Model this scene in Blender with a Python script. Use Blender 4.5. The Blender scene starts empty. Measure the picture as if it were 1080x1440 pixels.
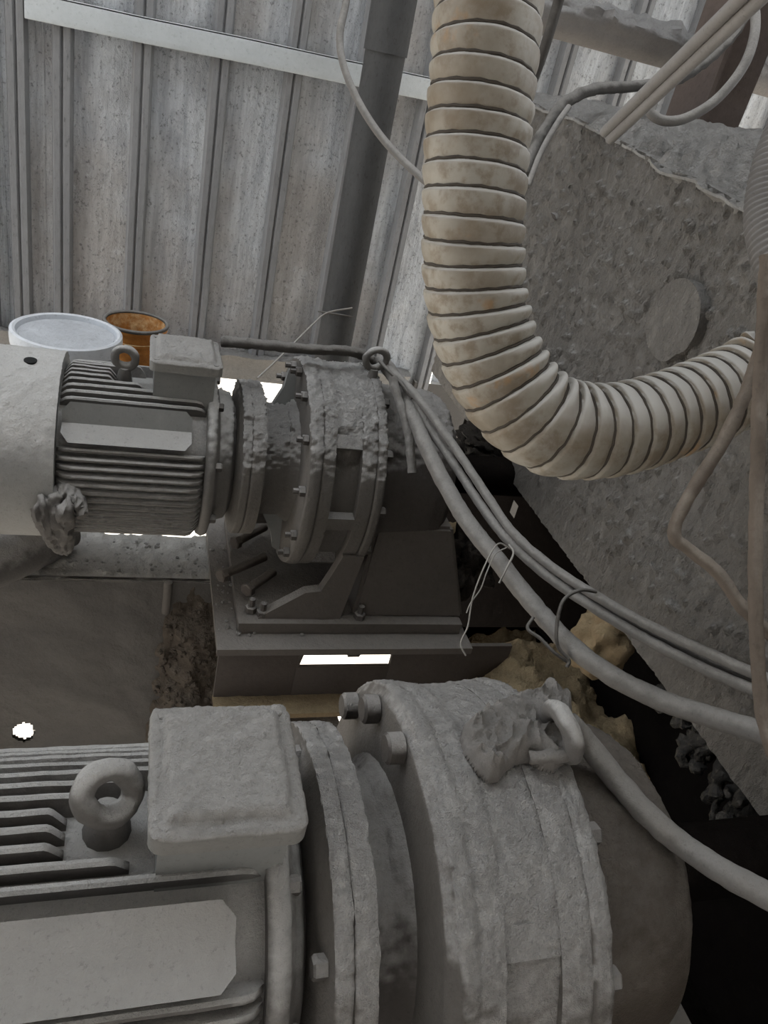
import bpy, bmesh, math, random
from mathutils import Vector, Matrix, noise
random.seed(7)
# ------------------------------------------------------------------ camera, sky, sun, exposure
F = 1080.0
def _u(v): return Vector(v).normalized()
CX = _u((3295, 175, 1080))                       # world X (motor axes) in camera frame (right, down, forward)
_n = Vector((-488, 1855, 1080)); CZ = -(_n - CX * _n.dot(CX)).normalized()
CY = CZ.cross(CX)
scn = bpy.context.scene
cam_d = bpy.data.cameras.new('camera'); cam = bpy.data.objects.new('camera', cam_d)
scn.collection.objects.link(cam)
cam_d.sensor_fit = 'VERTICAL'; cam_d.sensor_height = 24.0; cam_d.lens = 24.0 * F / 1440.0
cam_d.clip_start = 0.02
right = Vector((CX[0], CY[0], CZ[0])); down = Vector((CX[1], CY[1], CZ[1])); fwd = Vector((CX[2], CY[2], CZ[2]))
cam.matrix_world = Matrix((right, -down, -fwd)).transposed().to_4x4()
scn.camera = cam
w = bpy.data.worlds.new('world'); scn.world = w; w.use_nodes = True
bg = w.node_tree.nodes['Background']; bg.inputs[0].default_value = (0.90, 0.95, 1.0, 1); bg.inputs[1].default_value = 1.25
sd = bpy.data.lights.new('sun', 'SUN'); sd.energy = 9.0; sd.color = (1.0, 0.95, 0.88); sd.angle = math.radians(2)
sun = bpy.data.objects.new('sun', sd); scn.collection.objects.link(sun)
sun.rotation_euler = Vector((-0.25, -0.75, -0.85)).to_track_quat('-Z', 'Y').to_euler()
scn.view_settings.view_transform = 'Standard'; scn.view_settings.look = 'None'
scn.view_settings.gamma = 1.0; scn.view_settings.use_curve_mapping = False
scn.view_settings.exposure = 1.15

# ------------------------------------------------------------------ helpers
C = scn.collection
def ray(u, v):
    d = Vector(((u - 540) / F, (v - 720) / F, 1.0)); return Vector((d.dot(CX), d.dot(CY), d.dot(CZ)))
def on_t(u, v, t): return ray(u, v) * t
def on_x(u, v, x): r = ray(u, v); return r * (x / r.x)
def on_y(u, v, y): r = ray(u, v); return r * (y / r.y)
def on_z(u, v, z): r = ray(u, v); return r * (z / r.z)
def sstep(a, b, x):
    t = max(0.0, min(1.0, (x - a) / (b - a))); return t * t * (3 - 2 * t)
def fbm(p, s, o=4): return noise.fractal(Vector(p) * s, 1.0, 2.0, o)

def root_of(p):
    while p.parent: p = p.parent
    return p
def obj(name, bm, mat, parent=None, smooth=40, recalc=True):
    """bm in world coordinates -> one mesh object (local to its root thing)"""
    if recalc: bmesh.ops.recalc_face_normals(bm, faces=bm.faces)
    me = bpy.data.meshes.new(name)
    if parent is not None:
        o0 = root_of(parent).location
        bmesh.ops.translate(bm, verts=bm.verts, vec=-o0)
    bm.to_mesh(me); bm.free()
    if smooth:
        for p in me.polygons: p.use_smooth = True
        me.set_sharp_from_angle(angle=math.radians(smooth))
    me.materials.append(M[mat] if isinstance(mat, str) else mat)
    o = bpy.data.objects.new(name, me); C.objects.link(o)
    if parent is not None: o.parent = parent
    return o
def single(name, bm, mat, label, cat, group=None, smooth=40, origin=None, recalc=True, kind=None):
    """a thing that is one mesh, with its origin at its own base"""
    co = [v.co for v in bm.verts]
    if origin is None:
        lo = Vector([min(c[i] for c in co) for i in range(3)]); hi = Vector([max(c[i] for c in co) for i in range(3)])
        origin = Vector(((lo.x + hi.x) / 2, (lo.y + hi.y) / 2, lo.z))
    bmesh.ops.translate(bm, verts=bm.verts, vec=-origin)
    o = obj(name, bm, mat, None, smooth, recalc); o.location = origin
    tag(o, label, cat, group, kind); return o
def tag(o, label=None, cat=None, group=None, kind=None):
    if label: o['label'] = label
    if cat: o['category'] = cat
    if group: o['group'] = group
    if kind: o['kind'] = kind
    return o
def thing(name, loc, label, cat, group=None):
    o = bpy.data.objects.new(name, None); o.location = loc; o.empty_display_size = 0.05
    C.objects.link(o); return tag(o, label, cat, group)

def add_box(bm, lo, hi, bev=0.0, seg=2, rot=None, piv=None):
    b = bmesh.new(); bmesh.ops.create_cube(b, size=1.0)
    for v in b.verts:
        v.co = Vector([lo[i] + (v.co[i] + 0.5) * (hi[i] - lo[i]) for i in range(3)])
    if bev: bmesh.ops.bevel(b, geom=b.edges[:], offset=bev, segments=seg, affect='EDGES', profile=0.5)
    if rot is not None:
        piv = Vector(piv); 
        for v in b.verts: v.co = piv + rot @ (v.co - piv)
    merge(bm, b)
def merge(bm, b):
    me = bpy.data.meshes.new('tmp'); b.to_mesh(me); b.free(); bm.from_mesh(me); bpy.data.meshes.remove(me)
def box(lo, hi, bev=0.0, seg=2): bm = bmesh.new(); add_box(bm, lo, hi, bev, seg); return bm

def dust_disp(co, nrm, amp, sc=28.0, lo=0.1, hi=0.75):
    wgt = sstep(lo, hi, nrm.z)
    if wgt <= 0: return co
    n = fbm(co, sc, 4) * 0.45 + abs(fbm(co + Vector((3, 1, 7)), sc * 2.3, 3)) * 0.45 + 0.18 * fbm(co, sc * 2.9, 2) + 0.25
    return co + nrm * (amp * wgt * n)
def displace(bm, amp, sc=28.0, lo=0.1, hi=0.75, fill=0.0):
    bmesh.ops.recalc_face_normals(bm, faces=bm.faces); bm.normal_update()
    new = [dust_disp(v.co.copy(), v.normal.copy(), amp, sc, lo, hi) + v.normal * fill * sstep(lo, hi, v.normal.z + 0.12 * fbm(v.co, 18, 3)) for v in bm.verts]
    for v, c in zip(bm.verts, new): v.co = c
    return bm
def roughen(bm, amp, sc=20.0, o=4):
    bmesh.ops.recalc_face_normals(bm, faces=bm.faces); bm.normal_update()
    new = [v.co + v.normal * amp * fbm(v.co, sc, o) for v in bm.verts]
    for v, c in zip(bm.verts, new): v.co = c
    return bm
def lathe(bm, prof, yc, zc, n=96, step=0.012, cap=True):
    """profile [(x, r)] revolved round the X axis through (yc, zc)"""
    pts = []
    for (x0, r0), (x1, r1) in zip(prof, prof[1:]):
        k = max(1, int(math.hypot(x1 - x0, r1 - r0) / step))
        for i in range(k): pts.append((x0 + (x1 - x0) * i / k, r0 + (r1 - r0) * i / k))
    pts.append(prof[-1])
    rows = []
    for x, r in pts:
        rows.append([bm.verts.new((x, yc - r * math.cos(a), zc + r * math.sin(a))) for a in [2 * math.pi * j / n for j in range(n)]])
    for a, b in zip(rows, rows[1:]):
        for j in range(n): bm.faces.new((a[j], a[(j + 1) % n], b[(j + 1) % n], b[j]))
    if cap:
        bm.faces.new(rows[0][::-1]); bm.faces.new(rows[-1])
    return bm
def catmull(pts, k=10):
    out = []
    P = [Vector(p) for p in pts]; P = [2 * P[0] - P[1]] + P + [2 * P[-1] - P[-2]]
    for i in range(1, len(P) - 2):
        a, b, c, d = P[i - 1:i + 3]
        for j in range(k):
            t = j / k
            out.append(0.5 * ((2 * b) + (c - a) * t + (2 * a - 5 * b + 4 * c - d) * t * t + (3 * b - a - 3 * c + d) * t ** 3))
    out.append(P[-2]); return out
def frames(path):
    T = [(path[min(i + 1, len(path) - 1)] - path[max(i - 1, 0)]).normalized() for i in range(len(path))]
    N = T[0].orthogonal().normalized(); out = []
    for t in T:
        N = (N - t * N.dot(t)).normalized(); out.append((t, N, t.cross(N)))
    return out
def tube(bm, path, r, n=12, cap=True, rough=0.0):
    fr = frames(path); rows = []
    for i, (p, (t, a, b)) in enumerate(zip(path, fr)):
        rr = r(i / (len(path) - 1)) if callable(r) else r
        row = []
        for j in range(n):
            q = 2 * math.pi * j / n; d = a * math.cos(q) + b * math.sin(q)
            c = p + d * rr
            if rough: c += d * rough * fbm(c, 60, 3)
            row.append(bm.verts.new(c))
        rows.append(row)
    for a, b in zip(rows, rows[1:]):
        for j in range(n): bm.faces.new((a[j], a[(j + 1) % n], b[(j + 1) % n], b[j]))
    if cap: bm.faces.new(rows[0][::-1]); bm.faces.new(rows[-1])
    return bm
def torus(bm, c, axis, R, r, n=28, m=12, a0=0, a1=360, sq=(1, 1)):
    axis = Vector(axis).normalized(); e1 = axis.orthogonal().normalized(); e2 = axis.cross(e1)
    full = (a1 - a0) >= 360; rows = []
    for i in range(n if full else n + 1):
        q = math.radians(a0 + (a1 - a0) * i / n); d = e1 * math.cos(q) * sq[0] + e2 * math.sin(q) * sq[1]
        dn = d.normalized()
        rows.append([bm.verts.new(Vector(c) + d * R + (dn * math.cos(s) + axis * math.sin(s)) * r) for s in [2 * math.pi * j / m for j in range(m)]])
    L = len(rows)
    for i in range(L if full else L - 1):
        a, b = rows[i], rows[(i + 1) % L]
        for j in range(m): bm.faces.new((a[j], a[(j + 1) % m], b[(j + 1) % m], b[j]))
    return bm
def hexbolt(bm, c, axis, r=0.012, h=0.012, shank=0.0, n=6):
    axis = Vector(axis).normalized(); path = [Vector(c), Vector(c) + axis * h * 0.85, Vector(c) + axis * h]
    fr = frames(path); rows = []
    for p, (t, a, b), k in zip(path, fr, (1, 1, 0.82)):
        rows.append([bm.verts.new(p + (a * math.cos(q) + b * math.sin(q)) * r * k) for q in [2 * math.pi * j / n for j in range(n)]])
    for a, b in zip(rows, rows[1:]):
        for j in range(n): bm.faces.new((a[j], a[(j + 1) % n], b[(j + 1) % n], b[j]))
    bm.faces.new(rows[0][::-1]); bm.faces.new(rows[-1])
    if shank: tube(bm, [Vector(c) + axis * h, Vector(c) + axis * (h + shank * .5), Vector(c) + axis * (h + shank)], r * 0.55, 8)
    return bm
def prism(bm, poly, d):
    """extrude a list of 3D points by vector d"""
    a = [bm.verts.new(p) for p in poly]; b = [bm.verts.new(Vector(p) + Vector(d)) for p in poly]; n = len(a)
    bm.faces.new(a[::-1]); bm.faces.new(b)
    for i in range(n): bm.faces.new((a[i], a[(i + 1) % n], b[(i + 1) % n], b[i]))
    return bm
def subdiv(bm, cuts): bmesh.ops.subdivide_edges(bm, edges=bm.edges[:], cuts=cuts, use_grid_fill=True); return bm
def gridbox(lo, hi, step):
    """closed box whose six faces are gridded"""
    bm = bmesh.new(); n = [max(1, int(round((hi[i] - lo[i]) / step))) for i in range(3)]; cache = {}
    def V(i, j, k):
        key = (i, j, k)
        if key not in cache:
            cache[key] = bm.verts.new([lo[q] + (hi[q] - lo[q]) * key[q] / n[q] for q in range(3)])
        return cache[key]
    for ax in range(3):
        u, v = [(1, 2), (2, 0), (0, 1)][ax]
        for side in (0, n[ax]):
            for a in range(n[u]):
                for b in range(n[v]):
                    def K(da, db):
                        c = [0, 0, 0]; c[ax] = side; c[u] = a + da; c[v] = b + db; return V(*c)
                    f = [K(0, 0), K(1, 0), K(1, 1), K(0, 1)]
                    bm.faces.new(f if side else f[::-1])
    return bm
def rocks(bm, spots, rmin, rmax, flat=0.7):
    for p in spots:
        r = random.uniform(rmin, rmax) * random.uniform(0.5, 1.0); b = bmesh.new()
        bmesh.ops.create_icosphere(b, subdivisions=1, radius=r)
        s = Vector((random.uniform(0, 9), 0, 0))
        for v in b.verts:
            v.co *= 1 + 0.5 * noise.noise(v.co / r * 1.3 + s); v.co.z *= flat
            v.co += Vector(p)
        merge(bm, b)
    return bm

# ------------------------------------------------------------------ materials
M = {}
def lin(c): return tuple(((x / 255) / 12.92 if x / 255 <= .04045 else ((x / 255 + .055) / 1.055) ** 2.4) for x in c) + (1,)
def new_mat(name):
    m = bpy.data.materials.new(name); m.use_nodes = True; nt = m.node_tree; b = nt.nodes['Principled BSDF']; M[name] = m
    return m, nt, b
def node(nt, t, **kw):
    n = nt.nodes.new(t)
    for k, v in kw.items():
        if k in ('operation', 'blend_type', 'data_type', 'feature', 'distance', 'wave_type', 'bands_direction', 'noise_dimensions', 'clamp'): setattr(n, k, v)
    return n
def math_n(nt, op, a, b=None, clamp=False):
    n = nt.nodes.new('ShaderNodeMath'); n.operation = op; n.use_clamp = clamp
    for i, x in enumerate((a, b)):
        if x is None: continue
        if isinstance(x, (int, float)): n.inputs[i].default_value = x
        else: nt.links.new(x, n.inputs[i])
    return n.outputs[0]
def noise_n(nt, vec, scale, detail=5, rough=0.6, dist=0.0):
    n = nt.nodes.new('ShaderNodeTexNoise'); n.inputs['Scale'].default_value = scale; n.inputs['Detail'].default_value = detail
    n.inputs['Roughness'].default_value = rough; n.inputs['Distortion'].default_value = dist
    if vec is not None: nt.links.new(vec, n.inputs['Vector'])
    return n.outputs['Fac']
def mixc(nt, fac, a, b, mode='MIX'):
    n = nt.nodes.new('ShaderNodeMix'); n.data_type = 'RGBA'; n.blend_type = mode
    for i, x in ((0, fac), (6, a), (7, b)):
        if isinstance(x, (int, float)): n.inputs[i].default_value = x
        elif isinstance(x, tuple): n.inputs[i].default_value = x
        else: nt.links.new(x, n.inputs[i])
    return n.outputs[2]
def ramp(nt, x, a, b):
    n = nt.nodes.new('ShaderNodeMapRange'); n.interpolation_type = 'SMOOTHSTEP'; n.inputs[1].default_value = a; n.inputs[2].default_value = b
    nt.links.new(x, n.inputs[0]); return n.outputs[0]
def coords(nt, stretch=(1, 1, 1), rnd=True):
    tc = nt.nodes.new('ShaderNodeTexCoord'); mp = nt.nodes.new('ShaderNodeMapping'); mp.inputs['Scale'].default_value = stretch
    nt.links.new(tc.outputs['Object'], mp.inputs['Vector'])
    if rnd:
        oi = nt.nodes.new('ShaderNodeObjectInfo'); c = nt.nodes.new('ShaderNodeCombineXYZ')
        k = math_n(nt, 'MULTIPLY', oi.outputs['Random'], 13.0)
        for i in range(3): nt.links.new(k, c.inputs[i])
        nt.links.new(c.outputs[0], mp.inputs['Location'])
    return mp.outputs[0]
def dusty(name, base, dust, lo=0.15, hi=0.6, breakup=0.5, rough=0.95, fine=90, bump=0.35, coarse=18, var=0.35, stretch=(1, 1, 1), base_rough=0.75, metal=0.0, pits=0.0, bdist=0.004, speck=0.4, spec=0.15, sb=0.45):
    m, nt, b = new_mat(name); v = coords(nt, stretch)
    g = nt.nodes.new('ShaderNodeNewGeometry'); s = nt.nodes.new('ShaderNodeSeparateXYZ'); nt.links.new(g.outputs['Normal'], s.inputs[0])
    n1 = noise_n(nt, v, coarse, 6, 0.65); n2 = noise_n(nt, v, fine, 6, 0.7)
    nz = math_n(nt, 'ADD', s.outputs[2], math_n(nt, 'MULTIPLY', math_n(nt, 'SUBTRACT', n1, 0.5), breakup * 2))
    fac = ramp(nt, nz, lo, hi)
    col = mixc(nt, fac, lin(base), lin(dust))
    nn = math_n(nt, 'ADD', math_n(nt, 'MULTIPLY', n1, 0.55), math_n(nt, 'MULTIPLY', n2, 0.45))
    shade = math_n(nt, 'ADD', math_n(nt, 'MULTIPLY', math_n(nt, 'SUBTRACT', nn, 0.5), var * 2.2), 1.0)
    gcol = nt.nodes.new('ShaderNodeCombineXYZ')
    for i in range(3): nt.links.new(shade, gcol.inputs[i])
    col = mixc(nt, 1.0, col, gcol.outputs[0], 'MULTIPLY')
    n4 = noise_n(nt, v, fine * 1.7, 4, 0.75, 0.0)
    col = mixc(nt, math_n(nt, 'MULTIPLY', ramp(nt, n4, 0.56, 0.70), speck), col, mixc(nt, 0.55, col, (0.02, 0.018, 0.016, 1)))
    nt.links.new(col, b.inputs['Base Color'])
    r = nt.nodes.new('ShaderNodeMapRange'); r.inputs[3].default_value = base_rough; r.inputs[4].default_value = rough
    nt.links.new(fac, r.inputs[0]); nt.links.new(r.outputs[0], b.inputs['Roughness'])
    b.inputs['Specular IOR Level'].default_value = spec
    if metal:
        mm = math_n(nt, 'MULTIPLY', math_n(nt, 'SUBTRACT', 1.0, fac), metal); nt.links.new(mm, b.inputs['Metallic'])
    h = math_n(nt, 'ADD', math_n(nt, 'MULTIPLY', n2, 0.6), math_n(nt, 'MULTIPLY', n4, 0.55))
    if pits:
        h = math_n(nt, 'ADD', h, math_n(nt, 'MULTIPLY', ramp(nt, noise_n(nt, v, fine * 0.45, 6, 0.75, 0.0), 0.40, 0.60), pits))
    bp = nt.nodes.new('ShaderNodeBump'); bs = nt.nodes.new('ShaderNodeMapRange'); bs.inputs[3].default_value = min(1.0, bump * sb); bs.inputs[4].default_value = min(1.0, bump * 1.25); nt.links.new(fac, bs.inputs[0]); nt.links.new(bs.outputs[0], bp.inputs['Strength']); bp.inputs['Distance'].default_value = bdist * 3.0
    nt.links.new(h, bp.inputs['Height']); nt.links.new(bp.outputs[0], b.inputs['Normal'])
    return m
dusty('motor', (104, 101, 98), (184, 182, 179), 0.2, 0.8, 0.35, bump=0.6, fine=110, coarse=14, var=0.3)
dusty('motor_clean', (128, 128, 126), (160, 158, 155), 0.3, 0.7, 0.3, bump=0.25, coarse=10, var=0.2)
dusty('gear', (98, 94, 90), (188, 185, 182), 0.3, 0.7, 0.4, bump=0.8, fine=95, coarse=16, var=0.35, pits=0.35, bdist=0.005)
dusty('out_lo', (74, 67, 60), (104, 98, 92), 0.2, 0.9, 0.6, bump=0.7, fine=60, coarse=9, var=0.6, base_rough=0.5)
dusty('gear_dark', (76, 72, 69), (150, 147, 144), 0.35, 0.85, 0.4, bump=0.6, fine=70, coarse=12, var=0.35)
dusty('cowl', (138, 137, 135), (192, 190, 187), 0.2, 0.7, 0.3, bump=0.5, fine=90, coarse=9, var=0.2, pits=0.2)
dusty('lid', (130, 128, 124), (170, 167, 163), 0.2, 0.7, 0.2, bump=0.6, fine=120, coarse=20, var=0.2, pits=0.3)
dusty('steel_dark', (74, 68, 64), (120, 114, 108), 0.3, 0.9, 0.5, bump=0.4, fine=60, coarse=8, var=0.4)
dusty('foot', (92, 87, 83), (134, 129, 124), 0.2, 0.9, 0.4, bump=0.4, fine=60, coarse=8, var=0.3)
dusty('deck', (84, 81, 78), (186, 183, 178), 0.35, 0.8, 0.4, bump=0.7, fine=70, coarse=7, var=0.25, bdist=0.006)
dusty('dirt', (72, 64, 56), (112, 104, 95), 0.1, 0.9, 0.8, bump=1.0, fine=60, coarse=20, var=0.6, bdist=0.01)
dusty('dirt_dark', (40, 36, 33), (66, 61, 56), 0.3, 0.9, 0.8, bump=1.0, fine=60, coarse=20, var=0.6, bdist=0.01)
dusty('ochre_sunlit', (138, 120, 94), (172, 154, 124), 0.1, 0.9, 0.8, bump=1.0, fine=70, coarse=14, var=0.6, bdist=0.008)  # mortar brown with the warm sun bounce mixed into the colour
dusty('hopper', (126, 122, 117), (172, 169, 165), 0.35, 0.85, 0.3, bump=1.0, sb=0.75, speck=0.6, fine=75, coarse=9, var=0.3, stretch=(1, 1, 0.55), pits=0.5, bdist=0.008)
dusty('hopper_top', (140, 137, 133), (166, 163, 159), 0.2, 0.8, 0.3, bump=1.0, fine=60, coarse=14, var=0.35, pits=0.3, bdist=0.01)
dusty('cable', (112, 109, 106), (150, 147, 143), 0.1, 0.8, 0.5, bump=0.5, fine=120, coarse=25, var=0.3)
dusty('cable_dark', (70, 67, 64), (128, 125, 121), 0.1, 0.9, 0.5, bump=0.5, fine=120, coarse=25, var=0.35)
dusty('rod_brown', (94, 85, 77), (132, 124, 115), 0.2, 0.9, 0.5, bump=0.4, fine=90, coarse=18, var=0.35)
dusty('rod_grey', (132, 129, 127), (160, 158, 156), 0.2, 0.9, 0.4, bump=0.3, fine=90, coarse=18, var=0.2)
dusty('cloth', (112, 108, 104), (146, 142, 138), 0.0, 0.8, 0.4, bump=0.8, fine=260, coarse=22, var=0.3, bdist=0.002)
dusty('cloth_dark', (86, 83, 81), (164, 161, 158), 0.1, 0.9, 0.5, bump=0.6, fine=120, coarse=22, var=0.4)
dusty('tube_top', (112, 109, 107), (172, 170, 168), 0.0, 0.6, 0.4, bump=0.8, fine=90, coarse=18, var=0.3, bdist=0.008)
dusty('post_brown', (92, 82, 77), (140, 132, 126), 0.3, 0.9, 0.5, bump=0.5, fine=40, coarse=8, var=0.5)
dusty('rubber_hose', (112, 110, 109), (140, 138, 136), 0.1, 0.9, 0.3, bump=0.2, fine=90, coarse=18, var=0.2)
dusty('rust', (160, 106, 52), (196, 172, 132), 0.1, 0.9, 1.4, bump=0.6, fine=50, coarse=16, var=0.9)
dusty('girt', (178, 182, 184), (196, 196, 194), 0.2, 0.9, 0.3, bump=0.3, fine=60, coarse=8, var=0.25, base_rough=0.6)
dusty('pipe', (70, 70, 70), (140, 140, 140), 0.3, 0.9, 0.4, bump=0.6, fine=70, coarse=10, var=0.5, stretch=(1, 1, 0.5), base_rough=0.6, speck=0.9)
dusty('bucket_lid', (140, 143, 148), (186, 188, 192), 0.2, 0.9, 0.9, bump=0.5, fine=26, coarse=9, var=0.5, base_rough=0.15, rough=0.35)
dusty('bucket', (186, 190, 196), (206, 208, 212), 0.2, 0.9, 0.4, bump=0.25, fine=50, coarse=9, var=0.25, base_rough=0.4, rough=0.5)
dusty('ground', (176, 170, 160), (176, 170, 160), bump=0.5, fine=6, coarse=0.6, var=0.3)
dusty('galv_rib', (126, 126, 127), (150, 150, 150), bump=0.5, fine=70, coarse=9, var=0.45, stretch=(1, 1, 0.3), base_rough=0.6, speck=0.7)
dusty('wire', (138, 134, 129), (164, 160, 154), bump=0.1, var=0.15)
# galvanised wall (also the added unseen sheets)
m, nt, b = new_mat('galv'); v = coords(nt, (1, 1, 0.10)); v2 = coords(nt, (1, 1, 0.8))
n1 = noise_n(nt, v, 34, 7, 0.7); n2 = noise_n(nt, v2, 5, 6, 0.65); n3 = noise_n(nt, v2, 95, 5, 0.75, 0.0); n5 = noise_n(nt, v2, 30, 5, 0.7)
warm = ramp(nt, noise_n(nt, v2, 1.6, 4, 0.6), 0.42, 0.62)
col = mixc(nt, ramp(nt, n1, 0.3, 0.7), lin((160, 163, 168)), lin((208, 211, 214)))
col = mixc(nt, math_n(nt, 'MULTIPLY', warm, 0.5), col, lin((160, 148, 134)))
col = mixc(nt, math_n(nt, 'MULTIPLY', ramp(nt, n2, 0.5, 0.72), 0.4), col, lin((118, 117, 117)))
col = mixc(nt, math_n(nt, 'MULTIPLY', ramp(nt, n5, 0.55, 0.7), 0.4), col, lin((206, 207, 208)))
col = mixc(nt, math_n(nt, 'MULTIPLY', ramp(nt, n3, 0.54, 0.66), 0.65), col, lin((88, 86, 85)))
nt.links.new(col, b.inputs['Base Color']); b.inputs['Roughness'].default_value = 0.58; b.inputs['Metallic'].default_value = 0.2
bp = nt.nodes.new('ShaderNodeBump'); bp.inputs['Strength'].default_value = 0.8; bp.inputs['Distance'].default_value = 0.012
nt.links.new(math_n(nt, 'ADD', math_n(nt, 'ADD', n3, n5), math_n(nt, 'MULTIPLY', n1, 0.5)), bp.inputs['Height']); nt.links.new(bp.outputs[0], b.inputs['Normal'])
# ivory hose
m, nt, b = new_mat('hose'); v = coords(nt, (1, 1, 1))
n1 = noise_n(nt, v, 9, 5, 0.6); n2 = noise_n(nt, v, 38, 5, 0.65)
col = mixc(nt, ramp(nt, n1, 0.35, 0.7), lin((150, 145, 135)), lin((120, 110, 95)))
col = mixc(nt, math_n(nt, 'MULTIPLY', ramp(nt, n2, 0.44, 0.66), 0.8), col, lin((112, 98, 80)))
col = mixc(nt, math_n(nt, 'MULTIPLY', ramp(nt, noise_n(nt, v, 16, 4, 0.6), 0.6, 0.72), 0.6), col, lin((150, 112, 66)))
g = nt.nodes.new('ShaderNodeNewGeometry'); s = nt.nodes.new('ShaderNodeSeparateXYZ'); nt.links.new(g.outputs['Normal'], s.inputs[0])
col = mixc(nt, math_n(nt, 'MULTIPLY', ramp(nt, math_n(nt, 'ADD', s.outputs[2], math_n(nt, 'MULTIPLY', n2, 0.5)), 0.5, 1.1), 0.8), col, lin((186, 184, 180)))
nt.links.new(col, b.inputs['Base Color']); b.inputs['Roughness'].default_value = 0.55
bp = nt.nodes.new('ShaderNodeBump'); bp.inputs['Strength'].default_value = 0.25; bp.inputs['Distance'].default_value = 0.004
nt.links.new(n2, bp.inputs['Height']); nt.links.new(bp.outputs[0], b.inputs['Normal'])
m, nt, b = new_mat('hose_seam'); b.inputs['Base Color'].default_value = lin((58, 51, 43)); b.inputs['Roughness'].default_value = 0.8
m, nt, b = new_mat('hole'); b.inputs['Base Color'].default_value = lin((14, 14, 14)); b.inputs['Roughness'].default_value = 0.9
m, nt, b = new_mat('paint_blue'); b.inputs['Base Color'].default_value = lin((58, 92, 128)); b.inputs['Roughness'].default_value = 0.6
# greasy sludge
m, nt, b = new_mat('grease'); v = coords(nt)
n1 = noise_n(nt, v, 70, 6, 0.7)
nt.links.new(mixc(nt, ramp(nt, n1, 0.5, 0.75), lin((18, 17, 16)), lin((70, 65, 60))), b.inputs['Base Color'])
b.inputs['Roughness'].default_value = 0.14
bp = nt.nodes.new('ShaderNodeBump'); bp.inputs['Strength'].default_value = 0.9; bp.inputs['Distance'].default_value = 0.008
nt.links.new(n1, bp.inputs['Height']); nt.links.new(bp.outputs[0], b.inputs['Normal'])
dusty('void_shade', (17, 15, 14), (30, 27, 25), 0.3, 0.9, 0.5, bump=0.8, fine=40, coarse=9, var=0.7, base_rough=0.95, spec=0.0)  # near-black colour stands in for the shade of the void under the housing

# ------------------------------------------------------------------ the setting: ground far below, sheet-metal wall
gr = obj('floor', box((-40, -40, -4.1), (40, 60, -4.0)), 'ground'); tag(gr, kind='structure')
WY = 2.8; ZB, ZT = -1.10, 3.2
wall = bpy.data.objects.new('wall_back', None); wall.location = (0.5, WY, ZB); C.objects.link(wall); tag(wall, kind='structure')
rib_x = sorted([-2.755 + 0.2265 * i for i in range(0, 26)] + [-0.388])
def rib_mesh(x):
    bm = bmesh.new(); h = 0.034; wd = 0.031
    poly = [(-wd, 0.0), (-wd * 0.72, -h), (-wd * 0.2, -h), (0, -h * 0.72), (wd * 0.2, -h), (wd * 0.72, -h), (wd, 0.0), (wd * 0.6, 0.003), (-wd * 0.6, 0.003)]
    zs = [ZB - 0.0 + (ZT - ZB) * i / 40 for i in range(41)]; rows = []
    for z in zs:
        dx = 0.0025 * fbm((x * 7, 0, z), 2.0, 2)
        rows.append([bm.verts.new((x + dx + a, WY + c, z)) for a, c in poly])
    n = len(poly)
    for a, c in zip(rows, rows[1:]):
        for j in range(n): bm.faces.new((a[j], a[(j + 1) % n], c[(j + 1) % n], c[j]))
    bm.faces.new(rows[0][::-1]); bm.faces.new(rows[-1]); return bm
for i, x in enumerate(rib_x):
    obj('wall_rib', rib_mesh(x), 'galv_rib', wall, 30)
    if i + 1 < len(rib_x):
        x1 = rib_x[i + 1]; bm = bmesh.new()
        gap = 0.012 if abs(x - 1.096) < 0.05 else 0.0            # a sheet that has pulled away from its rib
        nx, nz = 14, 60; rows = []
        for k in range(nz + 1):
            z = ZB + (ZT - ZB) * k / nz; row = []
            for j in range(nx + 1):
                f = j / nx; xx = x + 0.028 + (x1 - x - 0.056) * f
                if gap and z < -0.3: xx += gap * 1.6 * (1 - f) * (-0.3 - z)
                y = WY + 0.004 * fbm((xx, i * 3.1, z), 3.0, 3)
                if f in (0, 1): y = WY
                if 0.3 < f < 0.36 or 0.64 < f < 0.70: y -= 0.003  # the shallow stiffening creases
                row.append((xx, y, z))
            rows.append(row)
        fr = [[bm.verts.new(p) for p in r] for r in rows]; bk = [[bm.verts.new((p[0], p[1] + 0.004, p[2])) for p in r] for r in rows]
        for a, c in zip(fr, fr[1:]):
            for j in range(nx): bm.faces.new((a[j], a[j + 1], c[j + 1], c[j]))
        for a, c in zip(bk, bk[1:]):
            for j in range(nx): bm.faces.new((a[j], c[j], c[j + 1], a[j + 1]))
        for k in range(nz):
            bm.faces.new((fr[k][0], fr[k + 1][0], bk[k + 1][0], bk[k][0])); bm.faces.new((fr[k][nx], bk[k][nx], bk[k + 1][nx], fr[k + 1][nx]))
        obj('wall_sheet', bm, 'galv', wall, 30)
bm = gridbox((-2.8, WY - 0.05, ZB - 0.03), (1.02, WY + 0.03, ZB + 0.055), 0.02); displace(bm, 0.03, 14)
obj('sill', bm, 'hopper_top', wall)
bm = gridbox((1.06, WY - 0.03, -2.2), (3.0, WY + 0.03, ZB + 0.03), 0.05); obj('sill', bm, 'deck', wall)
bm = gridbox((0.70, WY - 0.03, -1.42), (1.03, WY + 0.02, ZB), 0.03); obj('sill', bm, 'deck', wall)

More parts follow.
